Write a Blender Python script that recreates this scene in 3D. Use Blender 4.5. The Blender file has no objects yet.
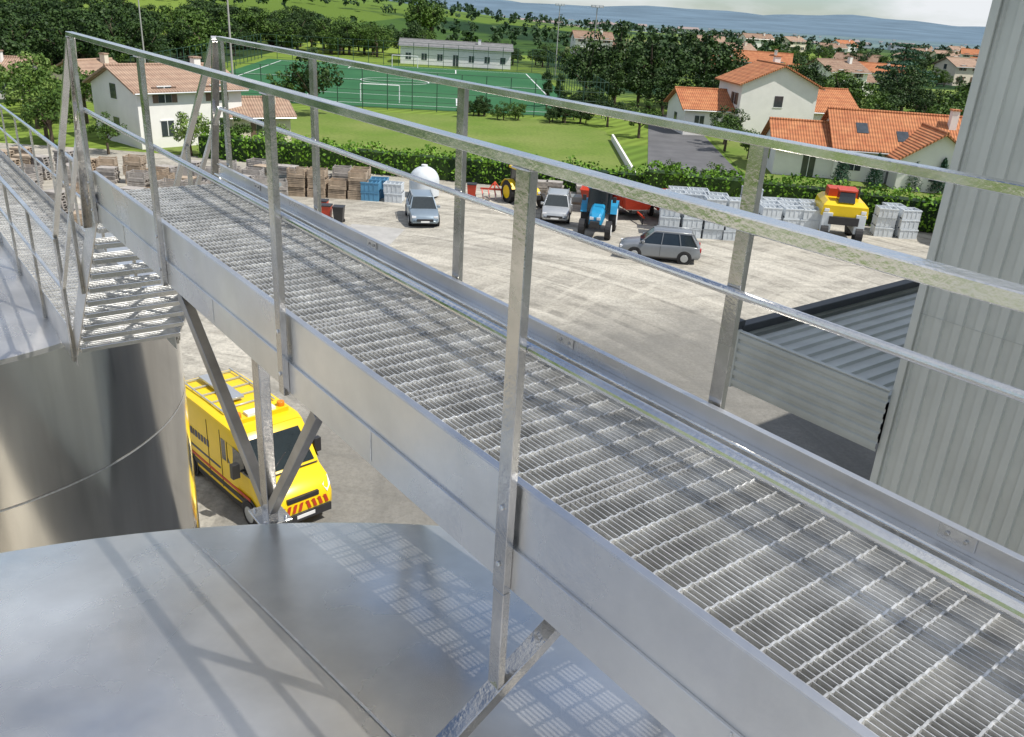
import bpy, bmesh, math, random
import numpy as np
from mathutils import Vector, Matrix
random.seed(7)
H = 12.8
sc = bpy.context.scene
# ------------------------------------------------------------ materials
def nt(name):
    m = bpy.data.materials.new(name); m.use_nodes = True
    n = m.node_tree; b = n.nodes['Principled BSDF']
    return m, n, b
def N(n, t, **kw):
    x = n.nodes.new(t)
    for k, v in kw.items():
        if k in x.inputs.keys(): x.inputs[k].default_value = v
        else: setattr(x, k, v)
    return x
def mixc(n, fac, a, b, mode='MIX'):
    x = n.nodes.new('ShaderNodeMix'); x.data_type = 'RGBA'; x.blend_type = mode
    for s, v in ((0, fac), (6, a), (7, b)):
        if hasattr(v, 'links'): n.links.new(v, x.inputs[s])
        elif s == 0: x.inputs[0].default_value = v
        else: x.inputs[s].default_value = (v[0], v[1], v[2], 1)
    return x.outputs[2]
def ramp(n, inp, p0, p1):
    r = n.nodes.new('ShaderNodeMapRange'); r.inputs[1].default_value = p0; r.inputs[2].default_value = p1
    n.links.new(inp, r.inputs[0]); return r.outputs[0]
def mth(n, op, a, b=None):
    x=n.nodes.new('ShaderNodeMath'); x.operation=op
    for i,v in ((0,a),(1,b)):
        if v is None: continue
        if hasattr(v,'links'): n.links.new(v,x.inputs[i])
        else: x.inputs[i].default_value=v
    return x.outputs[0]
def mat(name, col, rough=.6, metal=0, var=.25, scale=3, bump=0, bscale=40, spec=.5, stretch=None, rvar=0, bdist=.02):
    m, n, b = nt(name)
    tc = n.nodes.new('ShaderNodeTexCoord'); co = tc.outputs['Object']
    if stretch:
        mp = n.nodes.new('ShaderNodeMapping'); mp.inputs['Scale'].default_value = stretch
        n.links.new(co, mp.inputs[0]); co = mp.outputs[0]
    no = N(n, 'ShaderNodeTexNoise', Scale=scale, Detail=6.0, Roughness=.6); n.links.new(co, no.inputs['Vector'])
    f = ramp(n, no.outputs[0], .3, .7)
    a = [c*(1-var) for c in col]; d = [min(1, c*(1+var*.6)) for c in col]
    n.links.new(mixc(n, f, a, d), b.inputs['Base Color'])
    b.inputs['Roughness'].default_value = rough; b.inputs['Metallic'].default_value = metal
    b.inputs['Specular IOR Level'].default_value = spec
    if rvar:
        r = n.nodes.new('ShaderNodeMapRange'); r.inputs[1].default_value=.3; r.inputs[2].default_value=.7
        r.inputs[3].default_value = rough-rvar; r.inputs[4].default_value = rough+rvar
        n2 = N(n, 'ShaderNodeTexNoise', Scale=scale*1.7, Detail=5.0); n.links.new(co, n2.inputs['Vector'])
        n.links.new(n2.outputs[0], r.inputs[0]); n.links.new(r.outputs[0], b.inputs['Roughness'])
    if bump:
        nb = N(n, 'ShaderNodeTexNoise', Scale=bscale, Detail=3.0); n.links.new(co, nb.inputs['Vector'])
        bp = N(n, 'ShaderNodeBump', Strength=bump, Distance=bdist); n.links.new(nb.outputs[0], bp.inputs['Height'])
        n.links.new(bp.outputs[0], b.inputs['Normal'])
    return m
M = {}
M['steel'] = mat('brushed_steel', (.80,.795,.785), .22, 1, .16, 2.5, .06, 60, rvar=.08)
M['steel_post'] = mat('steel_post', (.58,.565,.54), .22, 1, .28, 4, .08, 50, rvar=.1)
M['steel_dark'] = mat('steel_brace', (.42,.41,.40), .35, 1, .25, 4)
M['alu'] = mat('aluminium_plate', (.76,.755,.745), .32, .95, .18, 1.3, .06, 26, rvar=.1)
M['grate'] = mat('galvanised_grating', (.81,.81,.79), .38, .75, .35, 7, .1, 60)
M['grate_seam'] = mat('grating_banding', (.62,.62,.61), .5, .75, .3, 7)
M['tank'] = mat('tank_steel', (.90,.87,.83), .13, 1, .20, 1.6, .22, .8, stretch=(1,1,.06), rvar=.05, bdist=.06)
M['lid'] = mat('tank_lid_steel', (.75,.735,.71), .29, .88, .26, .9, .25, .7, rvar=.11, bdist=.05)
M['weld'] = mat('weld', (.8,.8,.8), .4, .8, .2, 20)
M['dark'] = mat('dark_rubber', (.02,.02,.022), .7)
M['black'] = mat('black_plastic', (.03,.03,.032), .45)
M['glass'] = mat('vehicle_glass', (.02,.028,.032), .08, 0, .2, spec=.8)
M['winglass'] = mat('window_glass', (.05,.06,.07), .12, 0, .3, spec=.8)
M['clad'] = mat('wall_cladding', (.62,.64,.60), .42, .15, .14, .5, rvar=.05)
M['clad2'] = mat('canopy_cladding', (.50,.52,.49), .5, .1, .18, .8)
M['gutter'] = mat('gutter_dark', (.05,.055,.06), .5)
M['yellow'] = mat('yellow_paint', (.82,.56,.01), .3, 0, .06, 2)
M['navy'] = mat('navy_decal', (.03,.035,.09), .4)
M['redp'] = mat('red_paint', (.50,.05,.02), .45, 0, .2)
M['silver'] = mat('silver_paint', (.50,.52,.53), .3, .5, .06)
M['greyp'] = mat('grey_paint', (.26,.275,.29), .28, .4, .06)
M['bluegrey'] = mat('bluegrey_paint', (.30,.37,.43), .3, .5, .06)
M['whitep'] = mat('white_paint', (.78,.78,.77), .4, 0, .08)
M['bluep'] = mat('blue_paint', (.02,.27,.50), .4, 0, .15)
M['lamp'] = mat('lamp_lens', (.75,.76,.78), .15)
M['taill'] = mat('tail_lens', (.45,.02,.02), .2)
M['bin'] = mat('grey_bin_plastic', (.60,.64,.67), .55, 0, .15, 2)
M['binblue'] = mat('blue_bin_plastic', (.10,.28,.45), .5, 0, .2, 2)
M['wood'] = mat('crate_wood', (.42,.33,.24), .85, 0, .4, 3)
M['wood2'] = mat('weathered_wood', (.38,.35,.32), .85, 0, .4, 3)
M['bark'] = mat('bark', (.10,.075,.05), .9, 0, .3, 8, .4)
M['render'] = mat('wall_render', (.80,.78,.74), .85, 0, .06, 1)
M['render2'] = mat('wall_render_cream', (.70,.62,.50), .85, 0, .1, 1)
M['shut'] = mat('shutter', (.16,.10,.07), .6)
M['concrete'] = mat('concrete', (.40,.39,.37), .85, 0, .2, 1)
M['asph'] = mat('asphalt_drive', (.12,.12,.125), .9, 0, .25, .4)
M['tarp'] = mat('blue_tarp', (.06,.35,.5), .5, 0, .2)
M['fence'] = mat('green_fence', (.03,.08,.05), .6)
M['lampo']=mat('amber_lens',(.8,.25,.01),.2)

def roofmat(name, c1, c2):
    m, n, b = nt(name)
    tc = n.nodes.new('ShaderNodeTexCoord'); 
    no = N(n,'ShaderNodeTexNoise',Scale=1.1,Detail=8.0,Roughness=.7); n.links.new(tc.outputs['Object'],no.inputs['Vector'])
    w = N(n,'ShaderNodeTexWave',Scale=1.3,Distortion=.3); w.bands_direction='X'; n.links.new(tc.outputs['Object'],w.inputs['Vector'])
    w2 = N(n,'ShaderNodeTexWave',Scale=1.0,Distortion=.3); w2.bands_direction='Z'; n.links.new(tc.outputs['Object'],w2.inputs['Vector'])
    c = mixc(n, ramp(n,no.outputs[0],.35,.65), c1, c2)
    c = mixc(n, .35, c, w.outputs['Color'], 'MULTIPLY'); c = mixc(n,.2,c,w2.outputs['Color'],'MULTIPLY')
    n.links.new(c,b.inputs['Base Color']); b.inputs['Roughness'].default_value=.85
    bp = N(n,'ShaderNodeBump',Strength=.6,Distance=.08); n.links.new(w.outputs['Fac'],bp.inputs['Height']); n.links.new(bp.outputs[0],b.inputs['Normal'])
    return m
M['roof'] = roofmat('terracotta_tiles', (.46,.15,.06), (.62,.26,.11))
M['roofold'] = roofmat('old_tiles', (.28,.16,.11), (.42,.29,.20))
M['rooftan'] = roofmat('tan_tiles', (.38,.24,.17), (.50,.35,.25))
M['roofgrey'] = roofmat('grey_roof', (.20,.20,.20), (.3,.3,.3))
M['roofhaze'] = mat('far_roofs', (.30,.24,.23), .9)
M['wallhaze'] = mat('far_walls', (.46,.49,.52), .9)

def leafmat(name, c1, c2, sc=.4, haze=False):
    m, n, b = nt(name)
    g = n.nodes.new('ShaderNodeNewGeometry')
    no = N(n,'ShaderNodeTexNoise',Scale=sc,Detail=3.0); n.links.new(g.outputs['Position'],no.inputs['Vector'])
    s = mth(n,'ADD',mth(n,'MULTIPLY',g.outputs['Random Per Island'],.5),no.outputs[0])
    c = mixc(n, ramp(n,s,.4,1.05), c1, c2)
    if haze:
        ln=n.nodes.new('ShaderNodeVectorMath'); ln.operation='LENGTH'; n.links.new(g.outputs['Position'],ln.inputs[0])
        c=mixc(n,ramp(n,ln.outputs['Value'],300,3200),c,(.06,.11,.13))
    n.links.new(c, b.inputs['Base Color'])
    b.inputs['Roughness'].default_value=.6; b.inputs['Specular IOR Level'].default_value=.25
    return m
M['leaf_dark'] = leafmat('leaf_dark', (.010,.030,.007), (.048,.092,.018))
M['leaf_mid'] = leafmat('leaf_mid', (.03,.07,.010), (.095,.165,.025))
M['leaf_light'] = leafmat('leaf_light', (.07,.135,.025), (.19,.27,.06))
M['leaf_hedge'] = leafmat('leaf_hedge', (.05,.13,.01), (.17,.32,.03), .8)
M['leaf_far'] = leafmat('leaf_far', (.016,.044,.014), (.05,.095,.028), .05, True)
M['needle'] = leafmat('needle', (.012,.05,.03), (.04,.10,.05))

# ------------------------------------------------------------ mesh builder
class MB:
    def __init__(s, xf=None): s.v=[]; s.f=[]; s.m=[]; s.xf=xf
    def add(s, vs, fs, m):
        o=len(s.v)
        for p in vs:
            p = s.xf(*p) if s.xf else p
            s.v.append(tuple(p))
        for f in fs: s.f.append([i+o for i in f]); s.m.append(m)
    def box(s, a, b, m):
        x0,y0,z0=a; x1,y1,z1=b
        s.add([(x0,y0,z0),(x1,y0,z0),(x1,y1,z0),(x0,y1,z0),(x0,y0,z1),(x1,y0,z1),(x1,y1,z1),(x0,y1,z1)],
              [(0,3,2,1),(4,5,6,7),(0,1,5,4),(1,2,6,5),(2,3,7,6),(3,0,4,7)], m)
    def bar(s, p, q, w, h, m):
        p=Vector(p); q=Vector(q); d=(q-p).normalized()
        u=Vector((0,0,1)) if abs(d.z)<.9 else Vector((1,0,0))
        a=d.cross(u).normalized(); b=a.cross(d).normalized()
        vs=[]
        for o in (p,q):
            for sa,sb in ((-1,-1),(1,-1),(1,1),(-1,1)): vs.append(o+a*sa*w/2+b*sb*h/2)
        s.add(vs,[(0,1,2,3),(7,6,5,4),(0,4,5,1),(1,5,6,2),(2,6,7,3),(3,7,4,0)],m)
    def tube(s, p, q, r, m, n=12, r2=None):
        p=Vector(p); q=Vector(q); d=(q-p).normalized(); r2 = r if r2 is None else r2
        u=Vector((0,0,1)) if abs(d.z)<.9 else Vector((1,0,0))
        a=d.cross(u).normalized(); b=a.cross(d).normalized()
        vs=[]
        for o,rr in ((p,r),(q,r2)):
            for i in range(n):
                t=2*math.pi*i/n; vs.append(o+a*math.cos(t)*rr+b*math.sin(t)*rr)
        fs=[(i,(i+1)%n,n+(i+1)%n,n+i) for i in range(n)]+[tuple(range(n))[::-1],tuple(range(n,2*n))]
        s.add(vs,fs,m)
    def loft(s, rings, m, cap=True):
        k=len(rings[0]); vs=[p for r in rings for p in r]; fs=[]
        for i in range(len(rings)-1):
            for j in range(k): fs.append((i*k+j,i*k+(j+1)%k,(i+1)*k+(j+1)%k,(i+1)*k+j))
        if cap: fs+= [tuple(range(k))[::-1], tuple(range((len(rings)-1)*k,len(rings)*k))]
        s.add(vs,fs,m)
    def poly(s, vs, m): s.add(vs,[tuple(range(len(vs)))],m)
    def build(s, name, parent=None, bevel=0, smooth=False, loc=None, rot=0, recalc=True):
        names=[]; 
        for x in s.m:
            if x not in names: names.append(x)
        me=bpy.data.meshes.new(name); me.from_pydata(s.v,[],s.f)
        for x in names: me.materials.append(M[x])
        me.polygons.foreach_set('material_index',[names.index(x) for x in s.m])
        if recalc:
            bm=bmesh.new(); bm.from_mesh(me); bmesh.ops.recalc_face_normals(bm,faces=bm.faces); bm.to_mesh(me); bm.free()
        if smooth:
            for p in me.polygons: p.use_smooth=True
            me.set_sharp_from_angle(angle=math.radians(35))
        o=bpy.data.objects.new(name,me); sc.collection.objects.link(o)
        if parent: o.parent=parent
        if loc: o.location=loc
        o.rotation_euler[2]=rot
        if bevel:
            b=o.modifiers.new('bevel','BEVEL'); b.width=bevel; b.segments=1; b.limit_method='ANGLE'
        return o
def empty(name, loc=(0,0,0), rot=0):
    e=bpy.data.objects.new(name,None); sc.collection.objects.link(e); e.location=loc; e.rotation_euler[2]=rot; e.empty_display_size=.1
    return e
def W(s,n,z): return (.785*n-.62*s, .62*n+.785*s, z+H)
def sst(t): t=max(0,min(1,t)); return t*t*(3-2*t)
def G(x,y):
    """terrain height: flat site, valley falling away beyond, vineyard hill to the left"""
    if y<235: return 0.0
    v=-75*sst((y-330)/2700)
    b=24*math.exp(-((x+330)**2+(y-620)**2)/(260.0**2))
    u=2.2*math.sin(x*.011)*math.sin(y*.009)*sst((y-235)/300)*(1 if y<2500 else .3)
    return v+b*sst((y-235)/200)+u

# ------------------------------------------------------------ WALKWAY
wk = empty('elevated_metal_walkway')
ZD=-1.575; ZK=-1.42; ZR=-.39; NL=1.50; NR=2.53; S0=-3.2; S1=7.45
def grating(name, s0, s1, n0, n1, zt, pitch=.1, fine=.0235, par=None, dep=.022, th=.0075):
    g=MB(W); k=44; s=s0
    while s<s1:
        vs=[]; fs=[]
        sag=random.uniform(-.006,.006); dz=random.uniform(-.0015,.0015)
        for i in range(k+1):
            nn=n0+(n1-n0)*i/k; zt2=zt+dz-(0 if i%2 else .007); ss=s+sag*math.sin(math.pi*i/k)
            vs+= [(ss-th/2,nn,zt-.022),(ss+th/2,nn,zt-.022),(ss+th/2,nn,zt2),(ss-th/2,nn,zt2)]
        for i in range(k):
            a=i*4; b=a+4
            fs+= [(a,a+1,b+1,b),(a+1,a+2,b+2,b+1),(a+2,a+3,b+3,b+2),(a+3,a,b,b+3)]
        g.add(vs,fs,'grate'); s+=pitch
    n=n0+fine
    while n<n1:
        g.box((s0,n-.0016,zt-.005-dep),(s1,n+.0016,zt-.005),'grate'); n+=fine
    s=s0+.05
    while s<=s1+.01:
        g.box((s-.003,n0,zt-.034),(s+.003,n1,zt-.004),'grate_seam'); s+=1.0
    g.box((s0,n0-.003,zt-.034),(s1,n0+.003,zt+.001),'alu'); g.box((s0,n1-.003,zt-.034),(s1,n1+.003,zt+.001),'alu')
    return g.build(name,par,recalc=False)
grating('deck_grating',S0,S1-.05,NL+.02,NR-.02,ZD,par=wk)
g=MB(W)
for (n_in,sg) in ((NL,1),(NR,-1)):
    g.box((S0,min(n_in,n_in+sg*.006),-1.66),(S1,max(n_in,n_in+sg*.006),ZK),'alu')
    g.box((S0,min(n_in,n_in+sg*.03),ZK),(S1,max(n_in,n_in+sg*.03),ZK+.006),'alu')
    g.box((S0,min(n_in-sg*.012,n_in),-1.82),(S1,max(n_in-sg*.012,n_in),-1.655),'alu')
    g.box((S0,min(n_in,n_in+sg*.06),-1.82),(S1,max(n_in,n_in+sg*.06),-1.812),'alu')
    g.box((S0,min(n_in+sg*.007,n_in+sg*.045),ZD-.045),(S1,max(n_in+sg*.007,n_in+sg*.045),ZD-.037),'alu')
g.box((S0,NR-.05,-1.505),(S1,NR-.007,-1.497),'alu')
g.tube((S0,NR-.052,-1.501),(S1,NR-.052,-1.501),.009,'steel',8)
for j in (-1.0,.9,2.8,4.7,6.6):
    g.box((j-.004,NL-.0155,-1.80),(j+.004,NL-.012,-1.66),'weld')
    g.box((j-.06,NR-.012,ZK-.06),(j+.06,NR-.0075,ZK-.008),'steel')
    for k in range(2): g.tube((j-.03+.06*k,NR-.02,ZK-.034),(j-.03+.06*k,NR-.0119,ZK-.034),.008,'steel_post',8)
s=S0+.2
while s<S1: g.box((s-.02,NL+.008,-1.70),(s+.02,NR-.008,-1.615),'steel_post'); s+=.92
g.build('side_stringers',wk,bevel=.002)
g=MB(W); g.box((S0,NL+.07,-1.79),(S1,NL+.42,-1.784),'alu'); g.box((S0,NL+.066,-1.79),(S1,NL+.07,-1.74),'alu'); g.box((S0,NL+.42,-1.79),(S1,NL+.424,-1.74),'alu')  # added solid tray, keeps sun through the grating from striping the braces
for k in range(4): g.tube((S0,NL+.14+k*.05,-1.768),(S1,NL+.14+k*.05,-1.768),.014,'black',8)
g.build('sun_block_tray',wk)
g=MB(W)
PL=[-1.75,.05,1.85,3.66,5.60,7.42]; PR=[-1.7,.08,1.91,3.78,5.57,7.30]
for s in PL:
    g.box((s-.032,NL-.043,-1.83),(s+.032,NL-.0125,ZR-.02),'steel_post')
    for z in (-1.5,-1.72): g.tube((s,NL-.052,z),(s,NL-.0425,z),.011,'steel',6)
    g.box((s-.036,NL-.0165,-1.835),(s+.036,NL-.0122,-1.828),'weld')
for s in PR: g.box((s-.032,NR+.0125,-1.83),(s+.032,NR+.043,ZR-.02),'steel_post')
g.build('posts',wk,bevel=.003)
g=MB(W)
for nn,s1 in ((NL-.028,7.45),(NR+.028,7.33)):
    g.box((S0,nn-.026,ZR-.02),(s1,nn+.026,ZR+.012),'steel')
    g.tube((S0,nn+(.033 if nn<2 else -.033),-.945),(s1,nn+(.033 if nn<2 else -.033),-.945),.017,'steel',14)
for s in PL:
    g.box((s-.04,NL-.056,ZR-.026),(s+.04,NL+.0,ZR-.0205),'weld')
g.build('handrails',wk,bevel=.006)
ZL=-3.60; SE=9.42
g=MB(W)
for nn in (NL-.006,NR+.006):
    g.bar((S1-.02,nn,-1.62),(SE,nn,ZL-.02),.012,.22,'alu')
nt_=11
for i in range(nt_):
    f=(i+1)/(nt_+.0); s=S1+(SE-S1)*f-.12; z=ZD+(ZL-ZD)*f+.03
    for k in range(5): g.box((s-.11+k*.05,NL+.01,z-.03),(s-.105+k*.05,NR-.01,z),'grate')
    for k in range(34): g.box((s-.11,NL+.03+k*.029,z-.022),(s+.11,NL+.032+k*.029,z-.004),'grate')
    g.box((s-.125,NL+.008,z-.04),(s-.108,NR-.008,z+.003),'steel')
    g.box((s-.11,NL+.004,z-.04),(s+.11,NL+.009,z+.003),'alu'); g.box((s-.11,NR-.009,z-.04),(s+.11,NR-.004,z+.003),'alu')
for nn in (NL-.028,NR+.028):
    off=SE-S1
    g.bar((7.44,nn,ZR-.004),(SE,nn,ZR-(off*1.03)),.05,.034,'steel')
    g.bar((7.44,nn,-.95),(SE,nn,-.95-off*1.03),.034,.034,'steel')
    for f in (.5,1.0):
        s=7.44+off*f; zt=ZR-off*1.03*f
        g.box((s-.03,nn-.015,zt-1.32),(s+.03,nn+.015,zt-.01),'steel_post')
    g.bar((7.42,nn,-.42),(7.80,nn,-1.95),.06,.03,'steel_post')
g.build('stair_flight',wk,bevel=.002)
SX=24
grating('lower_deck_grating',SE,SX,NL+.01,NR-.01,ZL,pitch=.12,fine=.045,par=wk)
g=MB(W)
for nn,sg in ((NL,1),(NR,-1)):
    g.box((SE,min(nn,nn-sg*.008),ZL-.26),(SX,max(nn,nn-sg*.008),ZL+.13),'alu')
    no=nn-sg*.03
    s=SE+.05
    while s<SX:
        g.box((s-.03,no-.015,ZL-.2),(s+.03,no+.015,ZL+1.12),'steel_post'); s+=1.55
    g.box((SE,no-.024,ZL+1.12),(SX,no+.024,ZL+1.155),'steel'); g.box((SE,no-.016,ZL+.6),(SX,no+.016,ZL+.63),'steel')
g.box((13.4,-2.2,ZL-.2),(14.5,NL-.03,ZL-.19),'alu')
for sx in (13.4,14.5):
    for k in range(4):
        n_=1.2-k*1.1; g.box((sx-.03,n_-.015,ZL-.2),(sx+.03,n_+.015,ZL+1.1),'steel_post')
    g.box((sx-.02,-2.2,ZL+1.1),(sx+.02,NL-.05,ZL+1.13),'steel'); g.box((sx-.015,-2.2,ZL+.6),(sx+.015,NL-.05,ZL+.625),'steel')
g.build('lower_walkway_frame',wk,bevel=.002)
def lidz(n,s):
    x,y,_=W(s,n,0); d=math.hypot(x+.4,y+1.06); return -2.80+(5.2-d)*math.tan(math.radians(8))
g=MB(W)
s=4.12
for nn in (NL+.03,NR-.06):
    zb=lidz(nn,s); 
    g.box((s-.05,nn-.03,zb+.01),(s+.05,nn+.03,-1.825),'steel_post')
    g.box((s-.11,nn-.09,zb-.005),(s+.11,nn+.09,zb+.012),'steel')
    g.bar((s+.03,nn,zb+.06),(s+1.3,nn-.0,-1.84),.06,.075,'steel_dark')
    g.bar((s-.03,nn,zb+.06),(s-.72,nn,-1.84),.05,.06,'steel_dark')
    for a in (-.08,.08):
        for b in (-.06,.06): g.tube((s+a,nn+b,zb+.01),(s+a,nn+b,zb+.03),.011,'steel',6)
for s in (1.85,-.6):
    g.box((s-.03,NL-.04,-2.25),(s+.03,NL-.008,-1.835),'steel_post')
    g.bar((s,2.2,-1.80),(s,.80,-2.72),.07,.05,'steel_post')
    g.bar((s+.02,NR-.05,-1.83),(s+.02,NR-.05,lidz(NR,s)),.05,.06,'steel_post')
g.build('support_legs',wk,bevel=.003)

# ------------------------------------------------------------ TANKS
def tank(name, cx, cy, R, ztop, slope, seams):
    e=empty(name,(cx,cy,0)); n=160
    g=MB(); zt=ztop+H
    rings=[]
    for z in (0.0,2.5,5.0,7.5,zt-.02): rings.append([(R*math.cos(2*math.pi*i/n),R*math.sin(2*math.pi*i/n),z) for i in range(n)])
    g.loft(rings,'tank',False)
    for z in seams:
        g.loft([[((R+.006)*math.cos(2*math.pi*i/n),(R+.006)*math.sin(2*math.pi*i/n),z+dz) for i in range(n)] for dz in (-.012,.012)],'weld',False)
    g.build('shell',e,smooth=True,recalc=True)
    g=MB(); hh=R*math.tan(math.radians(slope))
    rr=[R+.02,R+.02,R-.0,R*.6,R*.3,.35]
    zz=[zt-.06,zt+.0,zt+.006,zt+hh*.4,zt+hh*.7,zt+hh-.02]
    g.loft([[(r*math.cos(2*math.pi*i/n),r*math.sin(2*math.pi*i/n),z) for i in range(n)] for r,z in zip(rr,zz)],'lid',False)
    g.build('lid',e,smooth=True)
    g=MB(); g.tube((0,0,zt+hh-.1),(0,0,zt+hh+.22),.36,'tank',32); g.tube((0,0,zt+hh+.2),(0,0,zt+hh+.26),.42,'steel',32)
    g.build('manhole',e,smooth=True)
    return e,zt,hh
e,zt,hh=tank('stainless_steel_tank',-.4,-1.06,5.2,-2.80,8,(3,5.5,8))
def lidp(x,y,dz=.004):
    d=math.hypot(x,y); return (x,y,zt+(5.2-d)*math.tan(math.radians(8))+dz)
g=MB()
def seam(x0,y0,x1,y1,w=.006):
    k=24; d=Vector((x1-x0,y1-y0,0)).normalized(); p=Vector((-d.y,d.x,0))*w
    vs=[]
    for i in range(k+1):
        x=x0+(x1-x0)*i/k; y=y0+(y1-y0)*i/k
        vs+=[lidp(x-p.x,y-p.y,.006),lidp(x+p.x,y+p.y,.006)]
    g.add(vs,[(2*i,2*i+1,2*i+3,2*i+2) for i in range(k)],'weld')
seam(-1.36,5.0,.75,2.65); seam(.75,2.65,2.4,.7); seam(-4.6,2.3,-1.9,.0)
g.build('lid_weld_seams',e)
tank('stainless_steel_tank',-8.31,10.64,3.5,-3.88,7,(2.2,4.9,7.1))
tank('stainless_steel_tank',-15.2,17.6,3.5,-3.88,7,(2.2,4.9,7.1))

# ------------------------------------------------------------ corrugated building + canopy
def corr(g, s_or, axis, a0, a1, fixed, z0, z1, pitch, depth, m):
    pts=[]; a=a0
    while a<a1-1e-6:
        for fr,d in ((0,0),(.36,0),(.42,depth),(.80,depth),(.86,0)):
            aa=a+fr*pitch
            if aa<=a1: pts.append((aa,d))
        a+=pitch
    pts.append((a1,0)); vs=[]
    for a,d in pts:
        for z in (z0,z1):
            vs.append((a,fixed+d*s_or,z) if axis=='s' else (fixed+d*s_or,a,z))
    g.add(vs,[(2*i,2*i+2,2*i+3,2*i+1) for i in range(len(pts)-1)],m)
b=empty('corrugated_metal_building')
NB=12.95; SB=6.15
g=MB(W)
corr(g,-1,'s',-22,SB-.05,NB,-H,3.2,.30,.055,'clad')
corr(g,1,'n',NB+.02,34,SB,-H,3.2,.30,.04,'clad')
corr(g,1,'s',-22,SB-.05,34,-H,3.2,.30,.04,'clad'); corr(g,-1,'n',NB+.02,34,-22,-H,3.2,.30,.04,'clad')
g.build('walls',b,recalc=False)
g=MB(W); g.box((SB-.06,NB-.065,-H),(SB+.06,NB+.08,3.2),'clad'); g.build('corner_flashing',b,bevel=.006)
g=MB(W)
for z in (-4.1,-9.9): g.box((-22,NB-.061,z-.004),(SB-.06,NB-.0555,z+.004),'clad2')
g.build('wall_laps',b)
g=MB(W); g.box((-22.2,NB-.2,3.2),(SB+.2,34.2,3.35),'gutter'); g.build('roof',b)
c=empty('corrugated_metal_canopy')
g=MB(W); s1=9.35; zt0=-5.5; zb0=-6.62
pts=[]; z=zb0
while z<zt0-.02:
    for fr,d in ((0,0),(.25,0),(.35,.035),(.80,.035),(.92,0)): pts.append((min(z+fr*.187,zt0),d))
    z+=.187
pts.append((zt0,0)); 
def strip(p0,p1,nrm):
    vs=[]
    for z,d in pts:
        vs+=[(p0[0]+nrm[0]*d,p0[1]+nrm[1]*d,z),(p1[0]+nrm[0]*d,p1[1]+nrm[1]*d,z)]
    g.add(vs,[(2*i,2*i+1,2*i+3,2*i+2) for i in range(len(pts)-1)],'clad2')
strip((SB+.06,NB-.12),(s1,NB-.12),(0,-1)); strip((s1,NB-.12),(s1,21.5),(1,0))
ps=[]; s=SB+.06
while s<s1-.1:
    for fr,d in ((0,0),(.25,0),(.35,.05),(.7,.05),(.8,0)): ps.append((min(s+fr*.30,s1-.1),d))
    s+=.30
vs=[]
for s,d in ps: vs+=[(s,NB-.05,zt0-.22+d+(s-SB)*.02),(s,21.4,zt0-.22+d+(s-SB)*.02)]
g.add(vs,[(2*i,2*i+1,2*i+3,2*i+2) for i in range(len(ps)-1)],'clad2')
g.build('cladding',c,recalc=False)
g=MB(W)
g.box((s1-.02,NB-.02,zt0-.06),(s1+.20,21.6,zt0+.10),'gutter'); g.box((SB+.06,NB-.15,zt0),(s1+.05,NB-.06,zt0+.03),'clad2')
g.box((s1-.05,NB-.17,zb0-.02),(s1+.05,NB-.06,zt0+.04),'clad2')
g.box((s1-.0,NB-.2,zt0-.02),(s1+.25,NB+.05,zt0+.2),'gutter')
g.box((SB+.1,NB,zb0+.1),(s1-.06,21.4,zb0+.14),'gutter')
g.build('gutter_and_trim',c,bevel=.01)
g=MB(W)
g.box((s1-.3,20.9,-H),(s1-.1,21.1,zb0+.1),'gutter')
g.box((s1-2.0,20.9,-H),(s1-1.8,21.1,zb0+.1),'gutter')
g.build('columns',c)

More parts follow.
